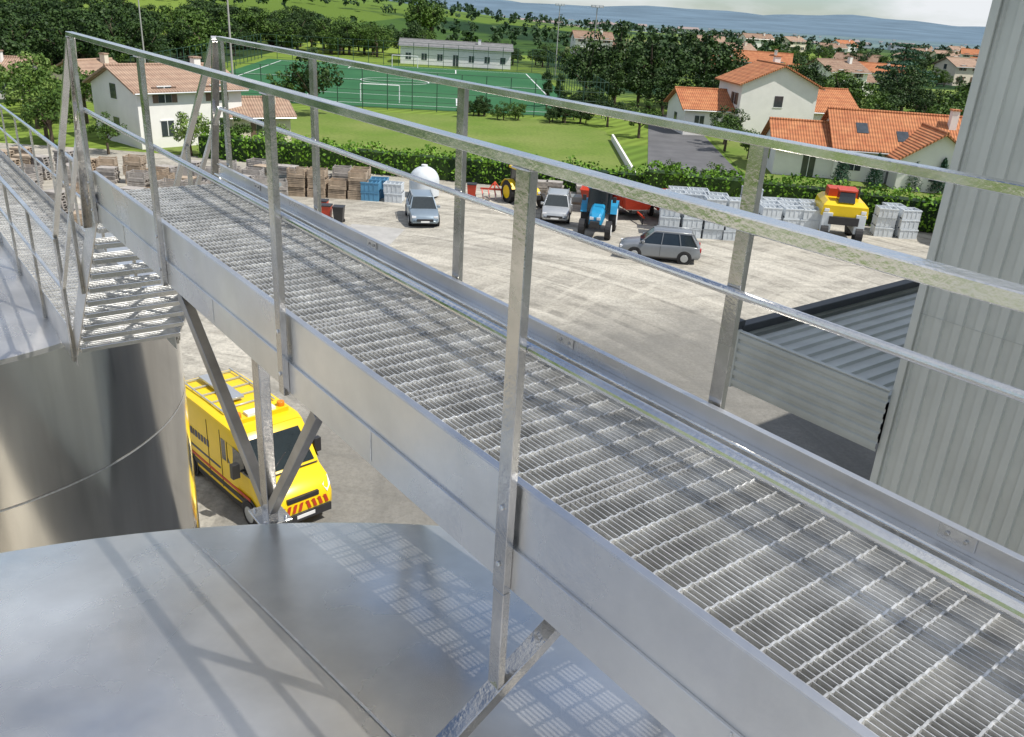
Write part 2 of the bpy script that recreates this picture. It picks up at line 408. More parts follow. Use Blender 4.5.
# ------------------------------------------------------------ GROUND
def sheet(name, pts, z, m, loc=(0,0,0)):
    g=MB(); g.poly([(x,y,z) for x,y in pts],m); return g.build(name,loc=loc,recalc=False)
def ground_mat():
    m,n,b=nt('countryside'); g=n.nodes.new('ShaderNodeNewGeometry'); P=g.outputs['Position']
    mp=n.nodes.new('ShaderNodeMapping'); mp.inputs['Scale'].default_value=(.010,.0065,.0); mp.inputs['Rotation'].default_value=(0,0,.35); n.links.new(P,mp.inputs[0])
    vo=N(n,'ShaderNodeTexVoronoi',Scale=1.0); n.links.new(mp.outputs[0],vo.inputs['Vector'])
    cr=n.nodes.new('ShaderNodeValToRGB'); cr.color_ramp.interpolation='CONSTANT'
    cols=[(0,(.12,.19,.03)),(.2,(.18,.26,.045)),(.4,(.08,.14,.025)),(.5,(.22,.30,.05)),(.7,(.13,.21,.035)),(.82,(.22,.24,.09)),(.9,(.06,.12,.025))]
    els=cr.color_ramp.elements; els[0].position=0; els[0].color=cols[0][1]+(1,); els[1].position=.2; els[1].color=cols[1][1]+(1,)
    for p,c in cols[2:]: e=els.new(p); e.color=c+(1,)
    sep=n.nodes.new('ShaderNodeSeparateColor'); n.links.new(vo.outputs['Color'],sep.inputs[0]); n.links.new(sep.outputs[0],cr.inputs[0])
    no=N(n,'ShaderNodeTexNoise',Scale=.0045,Detail=9.0,Roughness=.65); n.links.new(P,no.inputs['Vector'])
    c=mixc(n,ramp(n,no.outputs[0],.50,.55),cr.outputs[0],(.02,.05,.02))
    wv=N(n,'ShaderNodeTexWave',Scale=.20,Distortion=1.0); mp2=n.nodes.new('ShaderNodeMapping'); mp2.inputs['Rotation'].default_value=(0,0,.5); n.links.new(P,mp2.inputs[0]); n.links.new(mp2.outputs[0],wv.inputs['Vector'])
    c=mixc(n,.3,c,wv.outputs['Color'],'MULTIPLY')
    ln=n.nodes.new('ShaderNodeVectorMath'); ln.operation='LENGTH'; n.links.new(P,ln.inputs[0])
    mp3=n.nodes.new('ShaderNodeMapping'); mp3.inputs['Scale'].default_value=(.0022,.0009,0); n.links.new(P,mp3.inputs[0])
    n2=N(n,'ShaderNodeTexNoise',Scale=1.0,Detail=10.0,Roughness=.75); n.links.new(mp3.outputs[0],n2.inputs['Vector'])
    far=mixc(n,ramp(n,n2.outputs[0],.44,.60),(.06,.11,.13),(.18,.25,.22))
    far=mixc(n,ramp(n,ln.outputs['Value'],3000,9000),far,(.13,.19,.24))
    c=mixc(n,mth(n,'MULTIPLY',ramp(n,ln.outputs['Value'],450,2400),.92),c,far)  # aerial haze painted into the ground colour, stronger with distance
    n.links.new(c,b.inputs['Base Color']); b.inputs['Roughness'].default_value=.95; b.inputs['Specular IOR Level'].default_value=.1
    return m
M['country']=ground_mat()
def axis(lo,hi,fine0,fine1,nf,no_):
    a=list(np.linspace(fine0,fine1,nf))
    t=np.linspace(0,1,no_)[1:]
    up=[fine1+(hi-fine1)*(q**3) for q in t]; dn=[fine0+(lo-fine0)*(q**3) for q in t][::-1]
    return dn+a+up
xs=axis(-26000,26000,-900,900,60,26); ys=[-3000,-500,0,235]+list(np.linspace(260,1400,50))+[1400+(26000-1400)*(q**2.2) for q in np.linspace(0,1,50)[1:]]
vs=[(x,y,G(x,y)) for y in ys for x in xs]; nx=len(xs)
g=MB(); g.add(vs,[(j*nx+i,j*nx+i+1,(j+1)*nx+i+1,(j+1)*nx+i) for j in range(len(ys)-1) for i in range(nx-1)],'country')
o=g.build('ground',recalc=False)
for p in o.data.polygons: p.use_smooth=True
def yard_mat():
    m,n,b=nt('gravel_yard'); g=n.nodes.new('ShaderNodeNewGeometry'); P=g.outputs['Position']
    n1=N(n,'ShaderNodeTexNoise',Scale=.10,Detail=7.0,Roughness=.6); n.links.new(P,n1.inputs['Vector'])
    n2=N(n,'ShaderNodeTexNoise',Scale=7.0,Detail=8.0,Roughness=.85); n.links.new(P,n2.inputs['Vector'])
    n3=N(n,'ShaderNodeTexNoise',Scale=1.3,Detail=9.0,Roughness=.8); n.links.new(P,n3.inputs['Vector'])
    c=mixc(n,ramp(n,n1.outputs[0],.35,.65),(.52,.485,.41),(.40,.375,.325))
    sp=n.nodes.new('ShaderNodeSeparateXYZ'); n.links.new(P,sp.inputs[0])
    for (cx,cy,fr,seed,lo,hi,col,am) in ((-16,18,.7,0,.50,.58,(.70,.66,.57),.9),(-16,18,1.3,7,.53,.60,(.22,.205,.175),.75),(44,20,.8,3,.52,.60,(.66,.62,.53),.7),(6,100,.9,5,.53,.61,(.25,.235,.20),.65),(20,10,1.1,9,.54,.62,(.27,.255,.22),.5)):
        dx=mth(n,'SUBTRACT',sp.outputs[0],cx); dy=mth(n,'SUBTRACT',sp.outputs[1],cy)
        rr=mth(n,'SQRT',mth(n,'ADD',mth(n,'MULTIPLY',dx,dx),mth(n,'MULTIPLY',dy,dy)))
        an=mth(n,'ARCTAN2',dy,dx)
        cb=n.nodes.new('ShaderNodeCombineXYZ'); n.links.new(mth(n,'MULTIPLY',rr,fr),cb.inputs[0]); n.links.new(mth(n,'MULTIPLY',an,1.5),cb.inputs[1]); cb.inputs[2].default_value=seed
        nz=N(n,'ShaderNodeTexNoise',Scale=1.0,Detail=4.0,Roughness=.6); n.links.new(cb.outputs[0],nz.inputs['Vector'])
        f=mth(n,'MULTIPLY',mth(n,'MULTIPLY',ramp(n,nz.outputs[0],lo,hi),ramp(n,n3.outputs[0],.32,.60)),am)
        c=mixc(n,f,c,col)
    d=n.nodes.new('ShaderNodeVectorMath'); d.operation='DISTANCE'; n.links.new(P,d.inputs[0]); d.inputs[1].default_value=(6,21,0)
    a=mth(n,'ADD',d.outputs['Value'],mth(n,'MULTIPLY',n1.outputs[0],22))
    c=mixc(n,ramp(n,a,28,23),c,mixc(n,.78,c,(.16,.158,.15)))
    c=mixc(n,ramp(n,n3.outputs[0],.46,.66),c,mixc(n,.35,c,(.20,.19,.16)))
    c=mixc(n,ramp(n,n2.outputs[0],.42,.62),c,mixc(n,.5,c,(.13,.125,.11)))
    n.links.new(c,b.inputs['Base Color']); b.inputs['Roughness'].default_value=.92; b.inputs['Specular IOR Level'].default_value=.2
    bp=N(n,'ShaderNodeBump',Strength=.6,Distance=.04); n.links.new(n2.outputs[0],bp.inputs['Height']); n.links.new(bp.outputs[0],b.inputs['Normal'])
    return m
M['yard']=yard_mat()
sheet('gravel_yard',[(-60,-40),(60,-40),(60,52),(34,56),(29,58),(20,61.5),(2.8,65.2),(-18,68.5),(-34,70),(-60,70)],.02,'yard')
def grassmat(name,c1,c2,sc_=.35):
    m,n,b=nt(name); g=n.nodes.new('ShaderNodeNewGeometry'); P=g.outputs['Position']
    n1=N(n,'ShaderNodeTexNoise',Scale=sc_*.3,Detail=7.0); n.links.new(P,n1.inputs['Vector'])
    n2=N(n,'ShaderNodeTexNoise',Scale=sc_*8,Detail=6.0,Roughness=.7); n.links.new(P,n2.inputs['Vector'])
    c=mixc(n,ramp(n,n1.outputs[0],.35,.65),c1,c2); c=mixc(n,ramp(n,n2.outputs[0],.3,.8),c,mixc(n,.6,c,(.04,.07,.02)))
    n.links.new(c,b.inputs['Base Color']); b.inputs['Roughness'].default_value=.95; b.inputs['Specular IOR Level'].default_value=.1
    return m
M['lawn']=grassmat('lawn_grass',(.14,.225,.035),(.225,.27,.075))
M['lawn2']=grassmat('meadow_grass',(.19,.28,.045),(.26,.32,.085),.15)
M['turf']=grassmat('sports_turf',(.03,.13,.06),(.045,.16,.075))
M['forestfloor']=grassmat('forest_floor',(.02,.04,.012),(.035,.06,.02))
sheet('lawn',[(-18,69),(2.8,65.8),(9,64.4),(9,100),(4,108),(-45,100),(-34,71)],.03,'lawn')
sheet('residential_garden',[(18.8,62.6),(34,57),(60,53),(80,120),(30,124),(22,122)],.03,'lawn')
sheet('driveway',[(9.4,64.4),(18.4,62.8),(21.5,120),(16.5,121)],.034,'asph')
g=MB(); g.box((9.05,66,0),(9.25,93,.65),'render'); g.build('garden_wall')
sheet('woodland_floor',[(-56,92),(-56,185),(-58,234),(-330,234),(-260,92)],.012,'forestfloor')
sheet('meadow',[(45,150),(110,160),(160,215),(60,205)],.05,'lawn2')
sheet('meadow',[(30,212),(70,210),(80,234),(36,234)],.05,'lawn2')
pe=empty('football_pitch',(-22,146,0),math.radians(5))
HW=27
g=MB(); g.poly([(-HW,-37,.04),(HW,-37,.04),(HW,34,.04),(-HW,34,.04)],'turf'); g.build('turf',pe,recalc=False)
g=MB()
def line(x0,y0,x1,y1): 
    w=.10
    if abs(x1-x0)<abs(y1-y0): g.poly([(x0-w,y0,.05),(x0+w,y0,.05),(x0+w,y1,.05),(x0-w,y1,.05)],'whitep')
    else: g.poly([(x0,y0-w,.054),(x1,y0-w,.054),(x1,y0+w,.054),(x0,y0+w,.054)],'whitep')
for x in (-24,24): line(x,-33,x,31)
for y in (-33,0,31): line(-24,y,24,y)
for sg in (-1,1):
    line(-10,sg*22,10,sg*22); line(-10,sg*22,-10,sg*31); line(10,sg*22,10,sg*31)
k=48
vs=[]
for i in range(k):
    t=2*math.pi*i/k; vs+=[(5.4*math.cos(t),5.4*math.sin(t),.058),(5.62*math.cos(t),5.62*math.sin(t),.058)]
g.add(vs,[(2*i,2*i+1,(2*i+3)%(2*k),(2*i+2)%(2*k)) for i in range(k)],'whitep')
g.build('painted_lines',pe,recalc=False)
for sg,nm in ((-1,'goal_frame'),(1,'goal_frame_b')):
    g=MB(); y=sg*31
    for x in (-2.5,2.5): g.tube((x,y,0),(x,y,2.2),.07,'whitep',8)
    g.tube((-2.5,y,2.2),(2.5,y,2.2),.07,'whitep',8); g.build(nm,pe)
fe=empty('sports_fence',(-22,146,0),math.radians(5)); g=MB()
for sgn in (-1,1):
    for i in range(25): g.tube((sgn*(HW+1.5),-38.5+i*3.06,0),(sgn*(HW+1.5),-38.5+i*3.06,4.5),.06,'fence',6)
    for z in (.3,1.1,2.2,3.3,4.5): g.tube((sgn*(HW+1.5),-38.5,z),(sgn*(HW+1.5),35.5,z),.03,'fence',5)
for yy in (-38.5,35.5):
    for i in range(20): g.tube((-28.5+i*3,yy,0),(-28.5+i*3,yy,4.5),.06,'fence',6)
    for z in (.3,1.1,2.2,3.3,4.5): g.tube((-28.5,yy,z),(28.5,yy,z),.03,'fence',5)
g.build('posts_and_rails',fe)
def mast(x,y,h,nm='floodlight_mast'):
    g=MB(); g.tube((0,0,0),(0,0,h),.12,'concrete',8,.07); g.box((-.9,-.15,h-.1),(.9,.15,h+.25),'silver'); 
    for i in range(3): g.box((-.75+i*.55,-.28,h-.05),(-.35+i*.55,-.15,h+.2),'lamp')
    g.build(nm,loc=(x,y,0))
for x,y in ((-50,116),(-55,165),(9,132),(5,180)): mast(x,y,13)
mast(-28.2,84.6,15,'street_lamp')

# ------------------------------------------------------------ HOUSES
def house(name,x,y,rot,wings,wall='render',roof='roof'):
    e=empty(name,(x,y,G(x,y)),math.radians(rot))
    gw=MB(); gr=MB(); gx=MB(); gs=MB(); gc=MB()
    for wi,(cx,cy,L,Wd,ze,rise,ax) in enumerate(wings):
        def T(a,b,z): return (cx+a,cy+b,z) if ax=='x' else (cx-b,cy+a,z)
        gw.xf=gr.xf=gx.xf=gs.xf=T
        h=L/2; w=Wd/2
        gw.add([(-h,-w,-1),(h,-w,-1),(h,w,-1),(-h,w,-1),(-h,-w,ze),(h,-w,ze),(h,w,ze),(-h,w,ze),(-h,0,ze+rise),(h,0,ze+rise)],
               [(0,1,5,4),(1,2,6,9,5),(2,3,7,6),(3,0,4,8,7)],wall)
        o=.5; sl=rise/w; t=.16; zo=ze-o*sl+.03
        for sg in (-1,1):
            gr.add([(-h-o,sg*(w+o),zo),(h+o,sg*(w+o),zo),(h+o,0,ze+rise+.03),(-h-o,0,ze+rise+.03),
                    (-h-o,sg*(w+o),zo+t),(h+o,sg*(w+o),zo+t),(h+o,0,ze+rise+.03+t),(-h-o,0,ze+rise+.03+t)],
                   [(0,1,2,3),(4,5,6,7),(0,1,5,4),(2,3,7,6),(1,2,6,5),(0,3,7,4)],roof)
        gr.tube((-h-o,0,ze+rise+.19),(h+o,0,ze+rise+.19),.13,roof,8)
        nst=2 if ze>4.2 else 1
        for st in range(nst):
            zb=.95+st*2.7; kx=max(1,int(L/3.2))
            for i in range(kx):
                xx=-h+L*(i+.5)/kx
                for sg in (-1,1):
                    door=(st==0 and i==kx//2)
                    z0=.05 if door else zb
                    gx.box((xx-.55,sg*w-.04,z0),(xx+.55,sg*w+.04,zb+1.25),'winglass')
                    gs.box((xx-.62,sg*w-.06,zb+1.25),(xx+.62,sg*w+.06,zb+1.33),'whitep')
                    gs.box((xx-.03,sg*w-.055,z0),(xx+.03,sg*w+.055,zb+1.25),'whitep')
                    if wall=='render2' or st: 
                        gs.box((xx-1.05,sg*w-.07,z0),(xx-.6,sg*w+.07,zb+1.25),'shut'); gs.box((xx+.6,sg*w-.07,z0),(xx+1.05,sg*w+.07,zb+1.25),'shut')
            for sg in (-1,1):
                gx.box((sg*h-.04,-.5,zb),(sg*h+.04,.5,zb+1.2),'winglass'); gs.box((sg*h-.06,-.56,zb-.08),(sg*h+.06,.56,zb),'whitep')
        gc.xf=T
        if wi==0:
            gc.box((h*.4,-w*.3-.35,ze+rise*.5),(h*.4+.6,-w*.3+.35,ze+rise+.8),wall); gc.box((h*.4-.08,-w*.3-.42,ze+rise+.8),(h*.4+.68,-w*.3+.42,ze+rise+.92),roof)
        gs.tube((-h-.4,-w-.55,zo),(h+.4,-w-.55,zo),.07,'silver',6)
    gw.build('walls',e); gr.build('roof',e); gx.build('windows',e); gs.build('window_frames_and_gutter',e); gc.build('chimney',e)
    return e
h2=house('white_house',33.2,80.5,-6,[(1.5,0,14,8.5,2.9,2.6,'x'),(-7.6,-.6,6,6.5,2.6,1.7,'x'),(2.2,-4.2,6,6.2,2.7,2.1,'y'),(9.6,1.2,4.5,7,2.6,2.0,'x')])
g=MB()
for cx,cy in ((-3.2,-2.2),(.2,-2.9)):
    sl=2.6/4.25
    z=lambda yy:2.9+2.6+yy*sl+.03+.16+.05
    g.add([(cx-.5,cy-.6,z(cy-.6)),(cx+.5,cy-.6,z(cy-.6)),(cx+.5,cy+.6,z(cy+.6)),(cx-.5,cy+.6,z(cy+.6))],[(0,1,2,3)],'winglass')
g.build('skylights',h2,recalc=False)
house('white_house',27.8,105,8,[(0,0,7.5,9,6.0,2.0,'y'),(-6.8,1.0,7,7,3.0,1.7,'x'),(6.5,1,7,8,3.4,2.0,'x')])
house('village_house',-31.5,77,50,[(0,0,9.5,8,4.6,1.5,'x')],'render','rooftan')
house('village_house',-24.8,80,30,[(0,0,5,5,2.4,1.1,'x')],'render2','rooftan')
house('village_house',-61,99,10,[(0,0,10,7,2.7,1.3,'x')],'render','rooftan')
house('village_house',-50.5,102,-20,[(0,0,6,6,2.6,1.4,'y')],'render2','rooftan')
vill=[(66,294,20),(48,189,-15),(154,471,5),(122,431,30),(79,209,-10),(58,173,25),(180,397,0),(172,352,-20),(203,479,12),(111,233,15),(41,196,0),(17.5,269,8),(135,330,70),(220,430,0),(95,265,-30),(240,520,10),(150,300,-8),(100,410,12),(70,360,0),(190,560,20),(260,610,0)]
for i,(x,y,r) in enumerate(vill):
    w='render' if i%3 else 'render2'; rf=['rooftan','roof','roofold'][i%3]
    L=9+(i*37%5); house('village_house',x,y,r,[(0,0,L,8,3.0+(i%2)*1.6,1.7,'x')]+([(L*.5+1.5,1,6,6,2.8,1.5,'x')] if i%2 else []),w,rf)
house('sports_clubhouse',-16,193,4,[(0,0,23,9,3.6,.9,'x')],'whitep','roofgrey')

# ------------------------------------------------------------ FOLIAGE
rng=np.random.default_rng(5)
def leaves(cent, rad, npp, size, rng=rng, inner=.55):
    C=np.repeat(np.asarray(cent,float),npp,0); R=np.repeat(np.asarray(rad,float),npp,0)
    n=len(C); d=rng.normal(size=(n,3)); d/=np.linalg.norm(d,axis=1)[:,None]
    rr=inner+(1-inner)*rng.random(n)**.6
    P=C+d*R*rr[:,None]
    nr=d+rng.normal(size=(n,3))*.7+np.array([0,0,.4]); nr/=np.linalg.norm(nr,axis=1)[:,None]
    t=np.cross(nr,rng.normal(size=(n,3))); t/=np.linalg.norm(t,axis=1)[:,None]; b=np.cross(nr,t)
    s=(size*(.6+.8*rng.random(n)))[:,None] if np.isscalar(size) else (np.repeat(size,npp)*(.6+.8*rng.random(n)))[:,None]
    V=np.stack([P-t*s*.5,P+b*s*.35,P+t*s*.5,P-b*s*.35],1).reshape(-1,3)
    return V
def mesh_from(V, name, extra=None, mats=()):
    F=np.arange(len(V)).reshape(-1,4)
    me=bpy.data.meshes.new(name)
    ev,ef=([],[]) if extra is None else (extra.v,extra.f)
    o=len(V)
    me.from_pydata(V.tolist()+[tuple(p) for p in ev],[],F.tolist()+[[i+o for i in f] for f in ef])
    for m in mats: me.materials.append(M[m])
    if ef: me.polygons.foreach_set('material_index',[0]*len(F)+[1]*len(ef))
    return me
def tree_mesh(kind, leaf, seed):
    r=np.random.default_rng(seed); rd=random.Random(seed); g=MB()
    if kind=='conifer':
        g.tube((0,0,0),(0,0,.95),.03,'bark',8,.006)
        cent=[];rad=[]
        for i in range(60):
            z=.08+.9*(i/60); w=.30*(1-z)**.85+.015; a=i*2.4
            cent.append((w*.6*math.cos(a),w*.6*math.sin(a),z)); rad.append((w*.55,w*.55,.05))
        V=leaves(cent,rad,55,.035,r,.2)
    elif kind=='cedar':
        g.tube((0,0,0),(0,0,.95),.035,'bark',8,.01); cent=[];rad=[]
        for lv in range(7):
            z=.3+lv*.105; w=.62*(1-lv/9)
            for k in range(7):
                a=rd.random()*6.28; q=w*(.35+.6*rd.random()); cent.append((q*math.cos(a),q*math.sin(a),z+rd.uniform(-.02,.02))); rad.append((.17,.17,.03))
                g.tube((0,0,z-.05),(q*math.cos(a),q*math.sin(a),z),.01,'bark',4,.003)
        V=leaves(cent,rad,50,.04,r,.1)
    else:
        g.tube((0,0,0),(.01,0,.42),.035,'bark',8,.022); cent=[];rad=[]
        zc=.58 if kind=='broad' else .56
        wx,wz=(.42,.36) if kind=='broad' else (.24,.42)
        if kind=='bushy': wx,wz,zc=.46,.42,.50
        for i in range(34):
            d=r.normal(size=3); d/=np.linalg.norm(d); q=r.random()**.45
            p=(d[0]*wx*q, d[1]*wx*q, zc+d[2]*wz*q*(.9 if d[2]>0 else .75)); s=rd.uniform(.07,.14)
            cent.append(p); rad.append((s,s,s*.8))
        for i in range(7):
            p=cent[i]; g.tube((0,0,.25+i*.02),p,.013,'bark',5,.004)
        V=leaves(cent,rad,75,.042,r,.35)
    return mesh_from(V,kind+'_tree_mesh',g,(leaf,'bark'))
TM={('broad','leaf_dark'):[tree_mesh('broad','leaf_dark',s) for s in (1,2,3)],
    ('broad','leaf_mid'):[tree_mesh('broad','leaf_mid',s) for s in (4,5)],
    ('broad','leaf_light'):[tree_mesh('broad','leaf_light',s) for s in (6,7)],
    ('bushy','leaf_dark'):[tree_mesh('bushy','leaf_dark',s) for s in (12,13)],
    ('bushy','leaf_mid'):[tree_mesh('bushy','leaf_mid',s) for s in (14,)],
    ('tall','leaf_dark'):[tree_mesh('tall','leaf_dark',s) for s in (8,)],
    ('tall','leaf_mid'):[tree_mesh('tall','leaf_mid',s) for s in (9,)],
    ('conifer','needle'):[tree_mesh('conifer','needle',10)],('cedar','needle'):[tree_mesh('cedar','needle',11)]}
def tree(name,x,y,h,w=1.0,kind='broad',leaf='leaf_dark',par=None):
    me=random.choice(TM[(kind,leaf)]); o=bpy.data.objects.new(name,me); sc.collection.objects.link(o)
    o.location=(x,y,G(x,y)-.05); o.scale=(h*w,h*w,h); o.rotation_euler[2]=random.random()*6.28
    if par: o.parent=par
for x,y,h,w in ((8,127,9.5,1),(12.5,131,12,.95),(17,126,11,1.0),(21,132,12,1),(25,128,11.5,1),(15,122,8,1),(22,122,8,1.1),(11.5,121,7,1),(28,133,10,1),(18,119,6,1.2),(25,120,6,1.1),(9,120,5,1.2)):
    tree('oak_tree',x,y,h,w,random.choice(['broad','bushy']))
tree('maple_tree',-24,98.5,7.6,.95); tree('maple_tree',-26.8,97,5,1,leaf='leaf_mid')
for x,y,h in ((-27,69.5,4),(-33,68,3.5),(-38.5,70,5),(-40,72,5.5),(-21,72,3),(-24,71,3.5),(-44,78,6),(-47,84,7),(-42,83,6),(-50,92,5),(-56,92,4.5)):
    tree('garden_tree',x,y,h,1,leaf=random.choice(['leaf_light','leaf_mid']))
tree('poplar_tree',-33,262,15,1,'tall','leaf_mid'); tree('poplar_tree',-29.5,266,13.5,1,'tall','leaf_mid')
tree('cedar_tree',72.7,178,10.5,1,'cedar','needle'); tree('cedar_tree',60,150,8,1,'cedar','needle')
for x,y in ((27,73.8),(29.7,73.3),(33,73.5),(35,72.8)): tree('conifer_tree',x,y,3.1,1.0,'conifer','needle')
tree('cypress_tree',2.5,121,5.5,.6,'tall','leaf_dark'); tree('cypress_tree',4.2,122,5,.6,'tall','leaf_dark')
for x,y,h in ((9.5,104,4),(11.5,68,2.4),(13,67.4,2.2),(14.8,67,2.6),(16,66.3,2.2),(12.3,96,4.5),(20.5,90,4),(21.5,95,4.5),(22,86,3.2),(40,90,5),(44,84,4.5),(46,96,6),(38,98,6),(50,104,7)):
    tree('garden_shrub',x,y,h,1.1,leaf=random.choice(['leaf_dark','leaf_mid']))
def grove(name, pts, leafs, kinds=('bushy',), w=1.05):
    e=empty(name)
    for x,y,h in pts: tree('tree',x,y,h,w*random.uniform(.9,1.2),random.choice(kinds),random.choice(leafs),e)
def mass(name, pts, npc, clumps, lsize, leaf):
    cent=[];rad=[];sz=[]
    for x,y,h in pts:
        w=h*random.uniform(.38,.55); g0=G(x,y)
        for i in range(clumps):
            a=random.random()*6.28; q=random.random()**.6; z=h*(.3+.55*random.random())
            k=1-abs(z/h-.5)*1.1
            cent.append((x+w*.8*q*math.cos(a)*k,y+w*.8*q*math.sin(a)*k,z+g0)); r_=h*random.uniform(.12,.2); rad.append((r_,r_,r_*.9)); sz.append(lsize*h/8)
    V=leaves(cent,rad,npc,np.array(sz),rng,.4)
    me=mesh_from(V,name,None,(leaf,)); o=bpy.data.objects.new(name,me); sc.collection.objects.link(o)
R=random.Random(3)
P=[]
while len(P)<360:
    y=98+(300-98)*R.random()**1.3; x=R.uniform(-.95*y-5,-57-.03*(y-98))
    if math.hypot(x+61,y-99)<11: continue
    if y<104 and x>-74: continue
    P.append((x,y,R.uniform(6,10.2)))
grove('woodland',P,['leaf_dark','leaf_dark','leaf_dark','leaf_mid'])
P=[(R.uniform(-78,-45),R.uniform(86,94),R.uniform(2.5,4.0)) for i in range(22)]
P+=[(R.uniform(-9,5),R.uniform(104,108),R.uniform(1.4,2.8)) for i in range(12)]
P+=[(R.uniform(-75,-22),R.uniform(199,222),R.uniform(5,9)) for i in range(50)]
P+=[(R.uniform(-22,30),R.uniform(201,212),R.uniform(3,6)) for i in range(30)]
P+=[(R.uniform(4,9),R.uniform(102,118),R.uniform(2,4)) for i in range(10)]
P+=[(R.uniform(38,64),R.uniform(118,150),R.uniform(4,8)) for i in range(32)]
P+=[(R.uniform(45,110),R.uniform(215,235),R.uniform(3,6)) for i in range(26)]
P+=[(R.uniform(75,150),R.uniform(240,330),R.uniform(4,7)) for i in range(40)]
P+=[(R.uniform(64,110),R.uniform(120,160),R.uniform(4,7)) for i in range(20)]
grove('tree_line',P,['leaf_dark','leaf_mid','leaf_dark'])
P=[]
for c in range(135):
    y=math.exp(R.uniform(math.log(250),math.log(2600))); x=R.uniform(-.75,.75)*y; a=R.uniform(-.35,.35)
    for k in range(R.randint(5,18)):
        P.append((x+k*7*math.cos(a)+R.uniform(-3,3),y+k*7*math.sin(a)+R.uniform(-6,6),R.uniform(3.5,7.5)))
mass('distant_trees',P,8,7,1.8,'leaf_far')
def hedge(name,pl,h,w,leaf,dens=70):
    g=MB();V=[]
    for (x0,y0),(x1,y1) in zip(pl[:-1],pl[1:]):
        L=math.hypot(x1-x0,y1-y0); d=((x1-x0)/L,(y1-y0)/L); p=(-d[1],d[0]); n=int(L*dens)
        g.bar((x0,y0,h*.45),(x1,y1,h*.45),w*.8,h*.85,'leaf_dark')
        a=rng.random(n)*L; b=(rng.random(n)-.5)*w*1.0; z=rng.random(n)*h
        face=rng.random(n)
        b=np.where(face<.45,-w/2+rng.normal(size=n)*.10,b); z=np.where(face>.65,h+rng.normal(size=n)*.14,z)
        hv=.16*np.sin(a*1.3)+.12*np.sin(a*3.1)
        z=z*(1+hv/h)
        P_=np.stack([x0+d[0]*a+p[0]*b,y0+d[1]*a+p[1]*b,z],1)
        V.append(leaves(P_,np.full((n,3),.12),1,.26))
    me=mesh_from(np.concatenate(V),name,g,(leaf,'leaf_dark')); o=bpy.data.objects.new(name,me); sc.collection.objects.link(o)
hedge('hedge',[(-26,69.5),(-18,68.2),(-5.7,66.2),(2.8,65),(9,64)],1.9,1.5,'leaf_hedge',130)
hedge('hedge',[(9,63.9),(20,61.2),(29,58),(38,55)],2.3,1.7,'leaf_hedge',150)
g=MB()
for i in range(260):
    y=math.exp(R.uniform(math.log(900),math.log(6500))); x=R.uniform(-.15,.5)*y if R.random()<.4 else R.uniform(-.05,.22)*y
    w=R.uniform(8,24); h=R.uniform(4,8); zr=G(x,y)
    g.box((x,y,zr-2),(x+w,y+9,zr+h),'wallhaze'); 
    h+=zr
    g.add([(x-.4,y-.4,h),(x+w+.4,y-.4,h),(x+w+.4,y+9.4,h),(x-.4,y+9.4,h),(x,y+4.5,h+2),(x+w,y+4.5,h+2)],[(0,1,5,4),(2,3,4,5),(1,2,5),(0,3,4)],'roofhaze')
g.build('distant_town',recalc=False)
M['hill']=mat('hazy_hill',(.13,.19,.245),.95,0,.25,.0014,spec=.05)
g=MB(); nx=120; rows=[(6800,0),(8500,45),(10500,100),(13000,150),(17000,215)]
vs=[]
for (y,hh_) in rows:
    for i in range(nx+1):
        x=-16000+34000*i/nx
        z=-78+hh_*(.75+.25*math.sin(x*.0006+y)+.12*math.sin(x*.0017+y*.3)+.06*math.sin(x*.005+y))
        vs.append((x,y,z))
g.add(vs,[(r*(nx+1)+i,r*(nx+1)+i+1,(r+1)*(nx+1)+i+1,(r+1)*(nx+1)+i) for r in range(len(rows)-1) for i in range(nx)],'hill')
g.build('hills',smooth=True,recalc=False)

